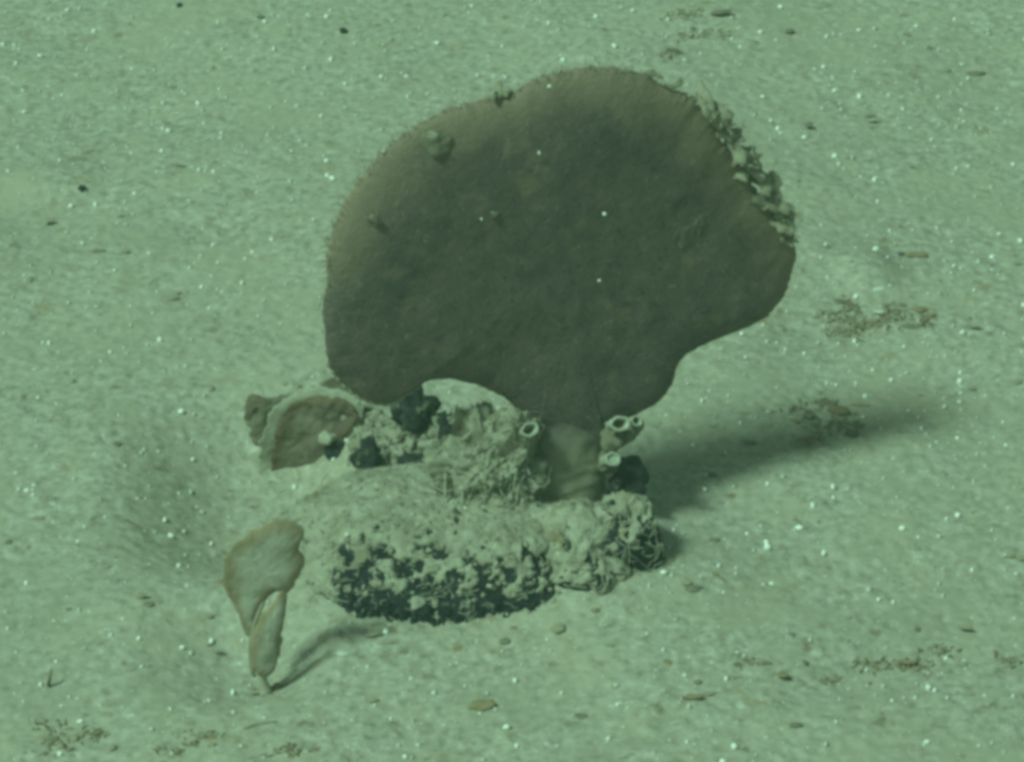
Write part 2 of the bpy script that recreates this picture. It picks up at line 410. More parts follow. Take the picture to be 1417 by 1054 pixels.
fan_blade = blade('fan_blade', fan_px, (775, 345), foot, FY, FT, .010, M['fan'], fan, 900, 80, 7, fan_jag, fan_bend, .0010, .030, 5, seed=3, nofn=lambda p: .30 * float(smooth((p[1] - 330) / 150)) + .25 * float(smooth((p[1] - 540) / 60)))
# stalk: flattened, flaring into the blade, with two cross folds
def on_fan(px, py, lift=0.0):
    q = on_plane(px, py, foot, FN); c = on_plane(775, 345, foot, FN); d = q - c
    return q + FN * (float(fan_bend(np.dot(d, FU), np.dot(d, FV))) + lift)
rows = np.linspace(705, 505, 70); nu = 64; th = np.linspace(0, 2 * math.pi, nu, endpoint=False); V = []
for rw in rows:
    k = (705 - rw) / 145; kk = min(1, max(0, (k - .55) / .83))
    cx = 790 + 3 * math.sin(k * 3); hw = 45 + 2 * math.sin(k * 7) + 22 * max(0, k - .72) ** 1.2 + 9 * max(0, 1 - k) ** 4
    fold = .28 * (4.0 * math.exp(-((rw - 652) / 4.5) ** 2) + 3.5 * math.exp(-((rw - 672) / 4) ** 2) - 4 * math.exp(-((rw - 661) / 4) ** 2) - 3 * math.exp(-((rw - 681) / 4) ** 2))
    dep = (24 - 5 * min(k, 1) + fold) * (1 - kk * kk * (3 - 2 * kk)) + 1
    c = on_fan(cx, rw) - FN * .008 * kk * kk
    for a in th:
        V.append(c + FU * (hw + fold * .5) * S * math.cos(a) + FN * dep * S * math.sin(a) + FV * 0.0012 * math.sin(5 * a + rw * .03))
kat = np.broadcast_to(((705 - rows) / 145)[None, :], (nu, 70)); V = np.array(V).reshape(70, nu, 3).transpose(1, 0, 2)
V = V + FN * (.0010 * fbm(V[..., 0], V[..., 1], V[..., 2], scale=.012, octv=4, seed=77))[..., None]
link('stalk', grid_mesh('stalk', V, nu, 70, True, kat), M['foot'], fan)
# pale lip along the lower left margin
mb = MB(); lip = catmull([(462, 512), (474, 531), (490, 549), (515, 565), (545, 570), (572, 556), (590, 543), (560, 560), (500, 556)], 220)[:150]
mb.tube([on_fan(p[0], p[1], .000) for p in lip[:120]], .0011 + .0004 * np.sin(np.arange(120) * .7), 6); mb.build('pale_lip', M['rim'], fan_blade)

# folds, flaps and the frayed upper right margin
def flap(name, px, py, w, h, ang, mat, lift=.006, yaw=0, tilt=30, seed=0, parent=None, thick=.002):
    parent = parent or fan_blade
    a = np.linspace(0, 2 * math.pi, 14, endpoint=False); rr = np.random.default_rng(seed + 900)
    k = 1 + .22 * rr.normal(size=14); ca, sa = math.cos(math.radians(ang)), math.sin(math.radians(ang))
    O = [(px + (w * .5 * math.cos(t) * q) * ca - (h * .5 * math.sin(t) * q) * sa, py + (w * .5 * math.cos(t) * q) * sa + (h * .5 * math.sin(t) * q) * ca) for t, q in zip(a, k)]
    P = on_fan(px, py, lift)
    return blade(name, O, (px, py), P, FY + yaw, FT + tilt, thick, mat, parent, 60, 10, 0, None, None, .0012, .008, 3, seed)
flap('fold', 607, 198, 48, 32, 35, M['stalk'], .0085, -4, 9, 1, thick=.002)
flap('fold', 598, 188, 22, 13, 20, M['rim'], .0100, -5, 10, 2, thick=.0015)
flap('fold', 692, 126, 26, 20, 20, M['rim'], .004, -10, 40, 3)
flap('fold', 682, 132, 7, 16, 0, M['rim'], .006, -10, 20, 4)
flap('fold', 940, 318, 55, 42, -50, M['fan'], .0065, -5, 4, 5, thick=.004)
flap('fold', 965, 305, 26, 50, 20, M['fan'], .0060, -4, -3, 6, thick=.0035)
flap('fold', 684, 297, 14, 9, 0, M['stalk'], .015, 0, 40, 7)
flap('fold', 518, 305, 24, 12, 20, M['fan'], .008, -4, 6, 8, thick=.004)
flap('fold', 1022, 240, 34, 22, 30, M['rim'], .006, 0, 40, 9)
fr = [(936, 116, 26, 12), (960, 128, 22, 16), (985, 152, 20, 24), (1000, 165, 26, 22), (1005, 185, 30, 18), (1020, 195, 34, 26), (1030, 215, 26, 20), (1045, 222, 30, 26), (1050, 245, 36, 26), (1066, 252, 30, 34),
      (1062, 275, 40, 20), (1078, 280, 20, 36), (1086, 305, 26, 30), (1090, 325, 18, 30), (905, 103, 24, 10), (893, 97, 16, 10), (1010, 222, 24, 16), (1030, 262, 30, 14)]
for i in range(16):
    k = 1.5 + i / 15 * 11.4; a, b = fr[int(k)], fr[min(int(k) + 1, 13)]; f = k - int(k)
    flap('torn_margin', a[0] + (b[0] - a[0]) * f + random.uniform(-6, 4), a[1] + (b[1] - a[1]) * f + random.uniform(-2, 8), random.uniform(28, 48), random.uniform(18, 32), random.uniform(20, 70),
         M[('foot_pale', 'rim', 'foot_pale', 'stalk')[i % 4]], random.uniform(.008, .015), random.uniform(-34, -18), random.uniform(14, 34), 70 + i, thick=.0022)
for i, (px, py, ww, hh) in enumerate(fr[::2]):
    flap('frayed_flap', px, py, ww, hh, random.uniform(-40, 40), M['stalk'] if i % 3 else M['rim'], random.uniform(.006, .014), random.uniform(-60, -25), random.uniform(10, 60), 30 + i, thick=.0016)
mb = MB(); rr = np.random.default_rng(5)
for i in range(45):
    k = rr.uniform(0, 1); j = k * (len(fr) - 5); a, b = fr[int(j)], fr[int(j) + 1]; f = j - int(j)
    p = on_fan(a[0] + (b[0] - a[0]) * f + rr.normal() * 10, a[1] + (b[1] - a[1]) * f + rr.normal() * 10, rr.uniform(.008, .016))
    d = FU * rr.normal(.5, .7) + FV * rr.normal(.5, .7) + FN * rr.normal(0, .5); d /= np.linalg.norm(d); L = rr.uniform(.002, .006)
    mb.tube([p + d * L * t + rr.normal(size=3) * .0008 for t in np.linspace(0, 1, 5)], np.linspace(.0006, .0003, 5), 4)
tag(mb.build('frayed_fibre', M['thread'], fan_blade), kind='stuff')
mb = MB()   # short nap along the upper margin
for i in range(420):
    j = rr.uniform(14, 34); a, b = fan_px[int(j)], fan_px[int(j) + 1]; f = j - int(j)
    p = on_fan(a[0] + (b[0] - a[0]) * f + rr.normal() * 3, a[1] + (b[1] - a[1]) * f + rr.normal() * 3, rr.uniform(-.003, .003))
    d = (p - on_fan(775, 345)); d /= np.linalg.norm(d); d = d + rr.normal(size=3) * .5; L = rr.uniform(.0006, .0022)
    mb.tube([p, p + d * L * .5, p + d * L + rr.normal(size=3) * .0006], [.0004, .0003, .0002], 4)
tag(mb.build('margin_nap', M['rim'], fan_blade), kind='stuff')

# ================================================================== fibrous tuft hugging the stalk
tf = on_plane(680, 700, foot + np.array([0, -.002, 0]), (0, -1, 0)); C4 = (tf[0], tf[1], tf[2] + .022); R4 = (.031, .024, .046)
tuft = empty('fibrous_tuft', tuple(tf), 'pale fibrous tuft of matted threads hugging the fan stalk', 'tuft')
lump('core', C4, (R4[0] * .93, R4[1] * .93, R4[2] * .93), M['stalk'], tuft, .45, .022, 31, 0, 120, 70)
skin('felt', C4, R4, M['crust'], tuft, lambda P: P[..., 0] * 0 + .05, .45, .022, 31, 0, 240, 130, fs=.008)
tag(threads('matted_thread', 130, C4, R4, M['thread'], tuft, .45, .022, 31, rad=(.0002, .0005), ln=(.012, .04), lift=.004, zmin=-.5, wig=.22), kind='stuff')
for arc in ([(616, 690), (618, 650), (634, 615), (662, 592), (700, 578)], [(640, 700), (642, 655), (660, 625), (690, 610)], [(727, 640), (718, 665), (714, 700)], [(690, 700), (700, 655), (722, 640), (735, 660)], [(610, 715), (650, 735), (690, 738), (730, 722)]):
    mb = MB(); A = catmull(arc + arc[-2:0:-1], 60)[:30]
    mb.tube([on_plane(a[0], a[1], np.array(C4) + np.array([0, -.024, 0]), (0, -.85, .5)) for a in A], .0009, 6); mb.build('strand', M['thread'], tuft)

# ================================================================== rubble heap behind the rock
hb = ground_at(572, 664); C5 = (hb.x + .004, hb.y + .03, hb.z - .002); R5 = (.040, .036, .028)
heap = empty('rubble_heap', hb, 'low heap of pale crumbly rubble under the fan sponge edge', 'rubble')
lump('core', C5, (R5[0] * .9, R5[1] * .9, R5[2] * .9), M['brown'], heap, .4, .03, 44, 0, 120, 70)
skin('sediment_crust', C5, R5, M['crust'], heap, lambda P: P[..., 0] * 0 + .1, .4, .03, 44, 0, 260, 130, fs=.012)
clots('rubble_clot', 160, C5, R5, M['crust'], heap, .4, .03, 44, lambda d: d[2] > 0, (.002, .006))
tag(threads('thread_tangle', 70, C5, R5, M['thread'], heap, .4, .03, 44, rad=(.0003, .0006), zmin=0), kind='stuff')

def stone(px, py, wpx, hpx, depth, P, label, seed, rot=0):  # dark lumps; some stand in for shade in gaps
    q = on_plane(px, py, P, (0, -1, 0)); s = px_m(q)
    e = link('dark_lump', grid_mesh('dark_lump', lump_surface(ell(60, 32), (0, 0, 0), (wpx * .5 * s, depth, hpx * .5 * s), .75, .013, seed, rot), 60, 32, True), M['dusty'])
    e.location = q; return tag(e, label, 'stone')
stone(574, 564, 42, 46, .014, (0, C5[1] + .012, 0), 'dark lump standing in for shade under the lower edge of the fan sponge', 3)  # black body put in for the unlit crevice
stone(511, 631, 36, 36, .012, (0, C5[1] - .03, 0), 'blocky black lump at the foot of the rubble heap by the curled sponge', 5)
stone(616, 600, 22, 32, .009, (0, C5[1] - .018, 0), 'small dark lump between rubble heap and fibrous tuft', 6)
stone(592, 640, 46, 16, .008, (0, C5[1] - .030, 0), 'flat dark sliver lying on the rubble heap', 8)
stone(864, 664, 48, 34, .018, (0, RC[1] + .028, 0), 'dark lump standing in for shade in the hollow right behind the fan stalk', 9)  # black body put in for the stalk's shade

for (px, py, ww, hh, sd_) in ((853, 604, 44, 34, 3), (842, 640, 30, 40, 8), (876, 592, 22, 18, 11)):
    q = on_fan(px, py, .004); lump('side_knob', tuple(q), (ww * .5 * S, .012, hh * .5 * S), M['stalk'], fan, .4, .012, sd_, 0, 50, 28)
# ================================================================== worm tubes with open mouths
def worm_tube(px, py, wpx, hpx, P, axis, length, label, seed, closed=False):
    q = np.array(on_plane(px, py, P, FN)); s = px_m(q); R = wpx * .5 * s
    ax = np.array(axis, float); ax /= np.linalg.norm(ax)
    e = empty('worm_tube', tuple(q - ax * length), label, 'worm tube', 'worm tubes on the fan stalk')
    a = np.cross(ax, [0, 0, 1.]); a /= np.linalg.norm(a); b = np.cross(ax, a); k = hpx / wpx
    prof = [(-1, .80), (-.6, .84), (-.25, .90), (0, 1.0), (.03, .92), (.0, .78), (-.12, .66), (-.5, .55)]
    nu = 28; V = []; rr = np.random.default_rng(seed)
    wob = 1 + .12 * np.sin(np.arange(nu) / nu * 2 * math.pi * 2 + seed) + .06 * rr.normal(size=nu)
    for i in range(nu):
        t = 2 * math.pi * i / nu
        for (z, r) in prof:
            V.append(q + ax * z * length + np.array([0, 0, -.008]) * min(0, z) ** 2 * 0 + (a * math.cos(t) + b * math.sin(t) * k) * r * R * wob[i])
    tw = link('tube_wall', grid_mesh('tube_wall', V, nu, len(prof), True), M['tube'] if not closed else M['tube'], e)
    mb = MB(); tt = np.linspace(0, 2 * math.pi, 25)
    mb.tube([q + ax * .0002 + (a * math.cos(t) + b * math.sin(t) * k) * R * .88 * (1 + .10 * math.sin(2 * t + seed) + .05 * math.sin(5 * t + seed)) for t in tt], R * .17, 6, False); mb.build('mouth_rim', M['tube'], tw)
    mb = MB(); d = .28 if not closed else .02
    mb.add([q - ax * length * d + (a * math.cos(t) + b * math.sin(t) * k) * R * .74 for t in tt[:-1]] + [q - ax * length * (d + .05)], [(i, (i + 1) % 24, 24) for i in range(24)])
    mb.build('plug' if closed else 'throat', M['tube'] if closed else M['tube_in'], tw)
    return e
tow = CAM / np.linalg.norm(CAM)
def axm(dx, dz): return (tow[0] + dx, tow[1], tow[2] + dz)
worm_tube(733, 594, 25, 21, foot + FN * .016, axm(.35, .15), .016, 'pale worm tube with oval mouth beside the fibrous tuft', 1)
worm_tube(858, 586, 27, 22, foot + FN * .020, axm(.30, .1), .014, 'largest pale worm tube with wide dark mouth against the fan base', 2)
worm_tube(881, 582, 15, 15, foot + FN * .018, axm(.35, .10), .012, 'tiny ring-mouthed worm tube next to the largest one', 3)
worm_tube(848, 635, 23, 18, foot + FN * .014, axm(.35, .15), .014, 'whitish plugged worm tube low on the fan stalk', 4, True)

# ================================================================== curled sponge
cb = ground_at(430, 642); CPn = np.array([cb.x, cb.y + .004, cb.z])
curl = empty('curled_sponge', cb, 'curled brown cup sponge with pale rim beside the rubble heap', 'sponge')
face = [(392, 652), (386, 620), (390, 588), (402, 562), (420, 550), (445, 546), (470, 550), (490, 562), (492, 585), (480, 600), (470, 620), (455, 638), (430, 650)]
blade('cup_face', face, (432, 598), CPn, -18, 8, .0025, M['brown'], curl, 160, 24, 2.5, None, lambda a, b: .018 * np.clip(-(a) / .03, 0, 2) ** 2, .0030, .014, 5, 12)
rimw = [(380, 656), (373, 622), (376, 586), (390, 554), (413, 538), (446, 533), (474, 540), (498, 554), (500, 585), (488, 605), (470, 630), (455, 645), (430, 655)]
blade('pale_rim', rimw, (432, 598), CPn + np.array([.001, .004, 0]), -18, 8, .0030, M['thread'], curl, 160, 24, 3, None, lambda a, b: .018 * np.clip(-(a) / .03, 0, 2) ** 2, .0014, .012, 5, 13)
fb = ground_at(366, 643); FPn = np.array([fb.x, fb.y, fb.z])
blade('side_flap', [(345, 640), (352, 612), (366, 590), (378, 572), (386, 560), (392, 566), (388, 590), (382, 615), (383, 640), (364, 645)], (368, 615), FPn + np.array([0, .012, 0]), -30, 5, .002, M['brown'], curl, 100, 14, 5, None, None, .0012, .01, 4, 14)
blade('torn_tip', [(340, 575), (338, 560), (345, 547), (358, 546), (374, 554), (372, 560), (360, 560), (350, 572), (346, 584)], (352, 562), FPn + np.array([0, .002, 0]), -10, 10, .002, M['brown'], curl, 80, 12, 4, None, None, .001, .01, 4, 15)
blade('back_wall', [(350, 600), (342, 580), (352, 556), (380, 548), (410, 540), (440, 530), (462, 520), (478, 532), (484, 550), (470, 560), (430, 570), (395, 600), (370, 625)], (412, 568), CPn + np.array([0, .016, .0]), -5, 12, .002, M['stalk'], curl, 120, 16, 6, None, None, .0015, .012, 4, 16)
blade('inner_lobe', [(470, 640), (474, 600), (482, 572), (496, 560), (514, 564), (528, 582), (532, 600), (520, 606), (510, 596), (500, 600), (492, 625), (486, 645)], (496, 592), CPn + np.array([0, .000, .0]), 20, 8, .002, M['brown'], curl, 100, 16, 4, None, None, .0012, .01, 4, 17)
mb = MB(); A = catmull([(483, 572), (496, 561), (514, 563), (528, 580), (533, 602), (500, 610)], 100)[:62]
n2, _, _ = frame(20, 8); mb.tube([on_plane(a[0], a[1], CPn, n2) + n2 * .002 for a in A], .0014, 6); mb.build('lobe_rim', M['rim'], curl)
chip = link('white_chip', grid_mesh('white_chip', lump_surface(ell(20, 12), (0, 0, 0), (.0052, .004, .0036), .7, .005, 3), 20, 12, True), M['thread'])
chip.location = on_plane(453, 606, CPn - np.array([0, .012, 0]), (0, -1, 0)); tag(chip, 'pale angular chip lodged at the mouth of the curled sponge', 'shell chip')
stone(466, 622, 36, 20, .008, tuple(CPn - np.array([0, .008, 0])), 'dark pebble under the pale chip in the curled sponge', 12)

# ================================================================== leaf sponge
lb = ground_at(366, 958); LP = np.array([lb.x, lb.y, lb.z])
leaf = empty('leaf_sponge', lb, 'thin upright leaf sponge folded over its narrow stalk on open sediment', 'sponge')
up_px = [(311, 772), (319, 755), (331, 740), (345, 726), (360, 715), (378, 705), (398, 711), (409, 722), (406, 745), (413, 766), (405, 788), (392, 814), (380, 812), (368, 822), (356, 844), (347, 880), (341, 878), (333, 858), (321, 832), (312, 812)]
blade('leaf_blade', up_px, (350, 790), LP, 23, 5, .0018, M['frond'], leaf, 260, 30, 2, None, lambda a, b: .010 * np.sin(a * 38 + .4) + .004 * np.sin(b * 40), .001, .015, 4, 21)
blade('lower_lobe', [(376, 830), (385, 817), (394, 818), (394, 842), (389, 872), (384, 905), (378, 924), (364, 933), (351, 927), (345, 900), (347, 874), (359, 850)], (368, 878), LP + np.array([0, -.006, 0]), 18, 3, .0030, M['frond'], leaf, 140, 20, 3, None, lambda a, b: .003 * np.cos(a * 60), .0008, .01, 3, 22)
mb = MB(); A = catmull([(371, 815), (358, 842), (348, 872), (345, 900), (352, 930), (372, 830)], 80)[:56]
nl, _, _ = frame(23, 5); mb.tube([on_plane(a[0], a[1], LP, nl) + nl * .002 for a in A], .0014, 6); mb.build('fold_crease', M['rim'], leaf)
mb = MB(); mb.tube([on_plane(a, b, LP + np.array([0, -.003, 0]), (0, -1, 0)) for a, b in ((360, 918), (361, 930), (364, 942), (367, 952), (369, 962))], [.0042, .0034, .0028, .0034, .005], 10); mb.build('stalk', M['frond'], leaf)
mb = MB()
for i in range(9):
    a = rr.uniform(0, 2 * math.pi); L = rr.uniform(.006, .016); p = LP + np.array([0, -.002, .001]); d = np.array([math.cos(a), math.sin(a) * .7, 0])
    pts = [p + d * L * t + np.array([0, 0, .003 * (1 - t) ** 2]) + rr.normal(size=3) * .0006 for t in np.linspace(0, 1, 6)]
    for q in pts: q[2] = max(q[2], float(ground_fine(q[0], q[1])))
    mb.tube(pts, np.linspace(.0016, .0006, 6), 5)
mb.build('holdfast', M['crumb_olive'], leaf)

# ================================================================== crumbs of debris on the sediment
crumb_me = []
for k in range(8):
    d = ell(18, 11); crumb_me.append(grid_mesh('debris_crumb', lump_surface(d, (k, 0, 0), (1, 1, 1), .30, .7, 60 + k), 18, 11, True))
def crumb(px, py, w, h, ang, mat, label, group, name='debris_crumb', sink=.25, cat='debris'):
    p = ground_at(px, py); s = px_m(p)
    me = random.choice(crumb_me); o = bpy.data.objects.new(name, me); col.objects.link(o)
    if not me.materials: me.materials.append(M[mat])
    o.material_slots[0].link = 'OBJECT'; o.material_slots[0].material = M[mat]
    hh = h * .5 * s * .62
    o.location = p - Vector((0, 0, hh * (.42 if sink > .15 else -.2))); o.scale = (w * .5 * s, h * .5 * s * 1.6, hh)
    o.rotation_euler = (random.uniform(-.15, .15), random.uniform(-.15, .15), math.radians(ang))
    return tag(o, label, cat, group)
B, K, O_, N_ = 'crumb_brown', 'crumb_dark', 'crumb_olive', 'crumb_black'
sets = [
 ('brown crumb on the open sediment in front of the leaf sponge', 'crumbs in front of the leaf sponge',
  [(64, 1039, 16, 8, 20, B), (85, 1027, 14, 8, 30, O_), (129, 1015, 18, 9, -20, B), (68, 1007, 14, 6, 0, B), (271, 1021, 20, 9, 0, B), (262, 1000, 16, 5, 5, O_), (284, 999, 14, 5, 0, O_), (295, 1039, 14, 10, 0, O_), (395, 1040, 14, 9, 0, B),
   (186, 986, 18, 5, 10, O_), (125, 1036, 12, 8, 0, O_), (234, 1040, 24, 7, 10, O_), (100, 1044, 14, 6, 0, O_), (44, 1016, 14, 5, 10, O_), (150, 1030, 10, 5, 0, O_), (20, 1040, 10, 6, 0, O_)]),
 ('rusty brown scrap at the foot of the leaf sponge', 'scraps at the foot of the leaf sponge',
  [(340, 967, 30, 11, 15, B), (387, 950, 20, 18, 30, B), (374, 962, 14, 10, 0, O_), (403, 940, 26, 8, 20, K), (352, 960, 14, 6, 0, O_), (318, 970, 12, 5, 0, B)]),
 ('dark crumb on the sediment beside the leaf sponge', 'crumbs beside the leaf sponge',
  [(251, 896, 12, 6, 0, K), (288, 808, 13, 8, 20, B), (301, 819, 16, 5, -25, O_), (180, 836, 13, 7, 0, K), (98, 842, 14, 6, 10, K), (95, 764, 8, 10, 60, K), (112, 732, 11, 7, 30, K), (51, 717, 22, 8, 10, O_), (2, 749, 10, 8, 0, K), (209, 832, 16, 6, 0, O_),
   (434, 818, 18, 8, 0, B), (426, 820, 8, 10, 0, B), (270, 850, 10, 6, 0, O_), (150, 838, 14, 5, 20, O_)]),
 ('brown crumb on the sediment in front of the black rock', 'crumbs in front of the black rock',
  [(579, 902, 24, 6, 25, O_), (694, 878, 16, 11, 30, B), (677, 899, 14, 9, 40, K), (658, 983, 22, 6, 5, O_), (767, 992, 18, 8, 0, K), (748, 966, 12, 5, 0, O_), (650, 874, 30, 5, 5, O_), (480, 882, 26, 5, 15, O_), (511, 890, 22, 5, 5, O_),
   (741, 852, 10, 6, 0, O_), (788, 844, 14, 6, 0, B), (833, 859, 12, 5, 0, O_), (800, 806, 14, 5, 10, B), (782, 803, 12, 4, 0, B), (485, 968, 20, 6, 0, O_), (855, 818, 12, 5, 0, O_), (700, 868, 10, 5, 0, B)]),
 ('dark crumb on the sediment beyond the capped stone', 'crumbs beyond the capped stone',
  [(947, 813, 22, 9, 0, K), (935, 806, 14, 6, 0, O_), (978, 797, 12, 7, 30, B), (980, 747, 14, 7, 0, K), (1124, 844, 22, 7, 0, K), (1091, 877, 9, 6, 0, K), (1039, 921, 16, 8, -30, B), (1026, 911, 16, 6, -20, K), (917, 915, 14, 8, 0, B), (907, 967, 26, 6, 0, B),
   (947, 963, 24, 5, 10, O_), (947, 953, 12, 6, 40, B), (904, 1050, 24, 6, 0, B), (1051, 1001, 20, 6, 0, K), (1119, 1001, 14, 6, 0, K), (980, 880, 10, 5, 0, O_), (1075, 816, 16, 5, 0, O_)]),
 ('brown crumb in a broken line along a shallow groove', 'crumbs along the groove',
  [(1199, 922, 9, 14, 70, B), (1217, 919, 20, 6, 0, B), (1239, 919, 22, 8, 0, K), (1272, 921, 26, 8, -5, B), (1300, 898, 34, 7, -8, B), (1396, 914, 9, 18, 70, K), (1404, 921, 18, 7, -20, K), (1325, 921, 9, 7, 0, K), (1259, 868, 10, 8, 0, K), (1152, 942, 10, 7, 0, K), (1133, 941, 8, 8, 0, K),
   (1170, 943, 12, 6, 0, K), (1110, 915, 8, 6, 0, K), (1287, 860, 20, 5, -20, O_), (1340, 733, 12, 5, 0, O_), (1385, 769, 20, 6, -15, O_), (1330, 1046, 14, 9, 0, O_), (1250, 905, 14, 5, 0, O_), (1380, 905, 20, 5, -20, O_), (1370, 770, 14, 5, 0, O_)]),
 ('dark brown crumb scattered around the pale hummock behind the fan', 'crumbs around the pale hummock',
  [(1280, 444, 16, 11, 0, K), (1331, 439, 9, 6, 0, K), (1371, 429, 12, 8, 20, O_), (1223, 443, 10, 9, 0, K), (1244, 429, 20, 9, 0, B), (1181, 430, 14, 10, 0, K), (1166, 467, 18, 9, 35, B), (1176, 459, 22, 9, 15, B), (1143, 439, 26, 9, 0, K), (1200, 457, 32, 9, 8, K), (1166, 416, 24, 8, 0, K), (1210, 440, 20, 6, 0, B), (1260, 437, 14, 5, 0, B), (1300, 450, 16, 4, -10, O_), (1195, 425, 10, 7, 0, B), (1232, 452, 22, 4, 5, B), (1155, 450, 14, 8, 20, O_), (1186, 447, 12, 9, 0, K), (1332, 416, 10, 6, 0, O_), (1392, 402, 8, 8, 0, O_)]),
 ('dark crumb lying in the shadow strip of the fan sponge', 'crumbs in the fan sponge shadow',
  [(1109, 566, 26, 12, 0, B), (1143, 556, 30, 12, 10, K), (1166, 588, 18, 10, 0, K), (1116, 609, 26, 9, -10, B), (1025, 611, 20, 7, 0, K), (1130, 585, 24, 12, 0, K), (1150, 600, 20, 9, 0, K), (1147, 521, 8, 12, 60, K), (1014, 685, 18, 8, 10, B), (1035, 680, 10, 6, 0, O_), (1100, 575, 14, 8, 0, K), (1175, 560, 26, 5, 0, B), (1060, 588, 20, 6, 10, O_), (985, 590, 14, 6, 0, O_), (950, 655, 12, 6, 0, K), (1373, 536, 18, 7, 20, O_), (1405, 598, 9, 7, 0, K), (1283, 513, 18, 4, -10, B), (1310, 540, 10, 4, 0, O_), (1325, 555, 14, 4, 0, O_), (1240, 545, 10, 4, 0, B)]),
 ('dark crumb on the sediment far behind the fan sponge', 'crumbs far behind the fan',
  [(1238, 351, 30, 9, 5, B), (1215, 349, 10, 5, 30, O_), (1135, 342, 11, 6, 0, K), (1390, 366, 14, 6, 0, K), (1405, 367, 12, 5, 0, K), (973, 48, 22, 9, -10, K), (997, 48, 16, 7, 10, K), (1059, 47, 14, 6, 15, K), (940, 50, 9, 8, 60, K), (929, 78, 8, 16, 75, K), (922, 24, 30, 6, 0, K), (949, 20, 8, 10, 70, O_),
   (1349, 101, 30, 9, 0, K), (1390, 97, 22, 8, -10, K), (1276, 67, 9, 6, 0, K), (1150, 168, 16, 6, 5, K), (1086, 181, 12, 6, 20, K), (1272, 332, 14, 5, 0, K), (1330, 263, 16, 8, 0, O_), (1300, 97, 14, 5, 0, O_), (1405, 125, 12, 6, 0, O_), (1190, 176, 10, 4, 0, O_), (960, 40, 10, 8, 0, K)]),
 ('dull brown crumb on the sediment behind the curled sponge', 'crumbs behind the curled sponge',
  [(326, 26, 10, 7, 0, K), (179, 33, 8, 7, 0, O_), (36, 266, 24, 7, 0, K), (44, 297, 24, 9, 0, K), (246, 232, 9, 10, 60, K), (234, 120, 22, 9, 0, O_), (147, 302, 8, 5, 0, K), (347, 352, 16, 5, 20, K), (137, 347, 20, 7, 15, K), (236, 405, 12, 8, 0, K), (198, 384, 14, 6, 20, K), (24, 391, 12, 8, 30, O_),
   (367, 437, 8, 5, 0, K), (142, 613, 10, 6, 0, K), (80, 528, 8, 6, 0, O_), (73, 606, 16, 6, 0, O_), (287, 536, 10, 8, 0, O_), (319, 541, 10, 7, 0, K), (225, 413, 22, 5, 0, O_), (20, 310, 16, 6, 0, O_), (60, 320, 12, 6, 0, O_), (440, 28, 10, 5, 0, O_), (510, 62, 14, 5, 0, O_), (362, 40, 16, 5, 0, O_), (140, 350, 10, 5, 0, O_), (330, 310, 12, 4, 10, O_)]),
]
for label, group, items in sets:
    place = label.split(' crumb ')[-1] if ' crumb ' in label else label.split(' scrap ')[-1]
    for (px, py, ww, hh, ang, mt) in items:
        shape = 'upright sliver' if hh > ww else 'long thin sliver' if ww >= 3.2 * hh else 'broad crumb' if ww >= 20 else 'tiny crumb' if ww <= 10 else 'small crumb'
        crumb(px, py, ww, hh, ang, mt, {B: 'rusty brown ', K: 'dark grey-brown ', O_: 'dull tan '}[mt] + shape + ' ' + place, group)
crumb(626, 900, 26, 14, 25, B, 'plump rusty brown pellet lying just in front of the black rock', None, 'faecal_pellet')
crumb(722, 872, 20, 11, 0, O_, 'pale tan pellet lying against the sediment by the black rock', None, 'faecal_pellet')
crumb(602, 988, 34, 13, 15, B, 'long dark brown pellet alone on open sediment in front of the rock', None, 'faecal_pellet')
for px, py, ww in ((94, 263, 10), (476, 44, 12), (249, 8, 9)):
    crumb(px, py, ww, ww * .9, 0, N_, 'tiny round black pebble on bare sediment behind the sponges', 'tiny black pebbles', 'black_pebble', .1, 'pebble')
def twig(pts, rad, label, mat='crumb_olive', lift=None):
    mb = MB(); P = []
    for i, (a, b) in enumerate(pts):
        g = ground_at(a, b); P.append((g.x, g.y, g.z + rad * .7 + (0 if lift is None else lift[i])))
    o = mb_o = MB(); mb_o.tube(P, np.linspace(rad, rad * .6, len(P)), 6); e = mb_o.build('twig', M[mat]); return tag(e, label, 'twig')
twig([(338, 1008), (350, 1004), (366, 1001), (382, 999)], .0011, 'thin straight tan twig on the sediment in front of the leaf sponge')
twig([(67, 950), (70, 950), (73, 948)], .0012, 'short dark twig poking up from the sediment near the leaf sponge', 'crumb_dark', [0, .006, .011])
for px, py, ww, hh in ((464, 896, 24, 9), (474, 902, 16, 7), (1196, 398, 20, 7), (1168, 428, 14, 7)):
    crumb(px, py, ww, hh, random.uniform(-20, 20), 'pale', 'pale fluffy flake of sediment lying on the seabed', 'pale flakes', 'pale_flake', .3, 'flake')

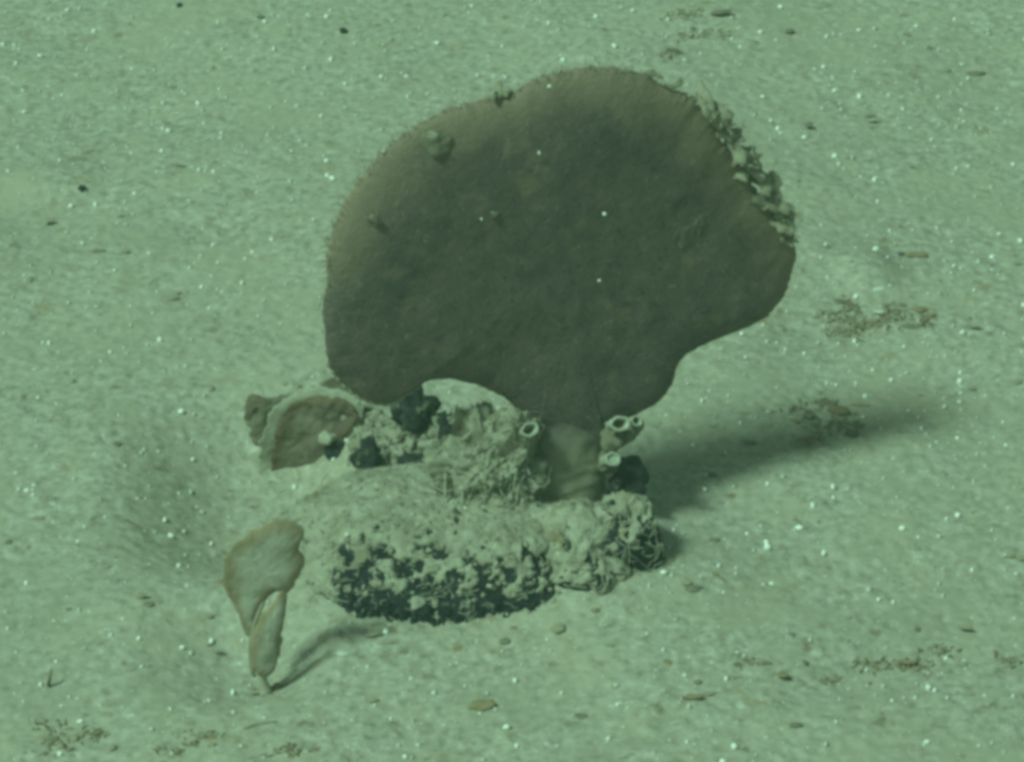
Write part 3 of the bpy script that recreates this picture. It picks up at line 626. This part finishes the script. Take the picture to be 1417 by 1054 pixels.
def debris(centres, n, sx, sy, L0, L1, label):
    g0 = ground_at(*centres[0]); deb = empty('debris_tuft', g0, label, 'debris'); mb = MB(); mc = MB()
    for i in range(int(n * .75)):
        c = centres[int(rr.integers(0, len(centres)))]; a, b = rr.normal(c[0], sx), rr.normal(c[1], sy); p = np.array(ground_at(a, b))
        d = np.array([rr.normal(), rr.normal() * .8, rr.uniform(-.05, .3)]); d /= np.linalg.norm(d); L = rr.uniform(L0, L1)
        (mb if i % 3 else mc).tube([p + d * L * t + rr.normal(size=3) * .0007 for t in np.linspace(0, 1, 5)], np.linspace(.0009, .0004, 5), 4)
    tag(mb.build('brown_fibre', M['crumb_olive'], deb), kind='stuff'); tag(mc.build('olive_fibre', M['crumb_brown'], deb), kind='stuff')
debris([(1150, 440), (1172, 424), (1168, 462), (1200, 452), (1240, 430), (1218, 446), (1186, 446), (1280, 444), (1176, 455)], 330, 11, 5, .002, .007, 'fuzzy brown clump of debris fibres at the pale hummock behind the fan')
debris([(973, 47), (995, 48), (940, 50), (929, 78), (925, 24), (955, 20)], 130, 9, 3, .002, .006, 'thin scatter of brown fibres on sediment far behind the fan')
debris([(1200, 922), (1220, 918), (1240, 920), (1272, 920), (1300, 898), (1150, 941), (1396, 915), (1039, 918)], 200, 12, 4, .002, .006, 'ragged brown fibres strung along the shallow groove')
debris([(64, 1035), (85, 1025), (125, 1015), (70, 1005), (271, 1020), (235, 1038), (395, 1040)], 180, 14, 5, .002, .006, 'brown fibre litter on the sediment in front of the leaf sponge')
debris([(1109, 566), (1143, 556), (1166, 588), (1130, 590), (1116, 609)], 160, 12, 7, .002, .006, 'dark fibre litter lying in the shadow strip of the fan')
debris([(560, 694), (590, 688), (545, 697)], 70, 9, 3, .002, .005, 'rusty fibre streak on the sediment crust behind the black rock')
# ================================================================== white grains strewn over everything
mb = MB(); ico = ell(7, 5); fc = []
for i in range(7):
    for j in range(4): fc.append((i * 5 + j, (i + 1) % 7 * 5 + j, (i + 1) % 7 * 5 + j + 1, i * 5 + j + 1))
def grain(mb, p, r): mb.add((ico * (r * rr.uniform(.7, 1.35, 3)) * (1 + .2 * rr.normal(size=ico.shape[:2])[..., None]) + np.array(p)).reshape(-1, 3), fc)
def strew(mb, n, r0, r1, pw, lift):
    gx, gy = rr.uniform(-.55, .55, n), rr.uniform(-.55, .70, n)
    k = rr.random(n) < .35; j = rr.integers(0, n, n); gx = np.where(k, gx[j] + rr.normal(size=n) * .012, gx); gy = np.where(k, gy[j] + rr.normal(size=n) * .016, gy)   # some lie in drifts
    gz = ground_fine(gx, gy)
    for x, y, z in zip(gx, gy, gz):
        r = r0 + r1 * rr.random() ** pw; grain(mb, (x, y, z + r * lift), r)
strew(mb, 3000, .00035, .0017, 4, .5)
for (px, py) in ((822, 283), (820, 379), (730, 197), (1047, 442), (742, 104), (655, 292)):
    grain(mb, on_fan(px, py, .0125), .0010)
for (px, py) in ((480, 739), (591, 716), (571, 758), (643, 703), (808, 734)):
    grain(mb, np.array(on_plane(px, py, np.array(RC) + np.array([0, -.03, .05]), (0, -.6, .8))), .0012)
tag(mb.build('white_grain', M['white']), 'bright white grains strewn over the sediment', 'grains', kind='stuff')
mb = MB()
strew(mb, 2600, .0005, .0012, 2, .2)
tag(mb.build('pale_grain', M['pale']), 'dull pale grains half sunk in the sediment', 'grains', kind='stuff')

# ================================================================== the water itself
xw = 27.0
mb = MB(); z0, z1 = -1.1, 1.55
mb.add([(-xw, -xw, z0), (xw, -xw, z0), (xw, xw, z0), (-xw, xw, z0), (-xw, -xw, z1), (xw, -xw, z1), (xw, xw, z1), (-xw, xw, z1)],
       [(3, 2, 1, 0), (4, 5, 6, 7), (0, 1, 5, 4), (1, 2, 6, 5), (2, 3, 7, 6), (3, 0, 4, 7)])
m = bpy.data.materials.new('water_haze'); m.use_nodes = True; t = m.node_tree; t.nodes.clear()
oo = t.nodes.new('ShaderNodeOutputMaterial'); pv = t.nodes.new('ShaderNodeVolumePrincipled')
pv.inputs['Color'].default_value = (.50, .68, .55, 1); pv.inputs['Density'].default_value = .06
t.links.new(pv.outputs[0], oo.inputs['Volume'])
tag(mb.build('haze', m, None, False), 'green sea water filling the whole place', 'water', kind='stuff')
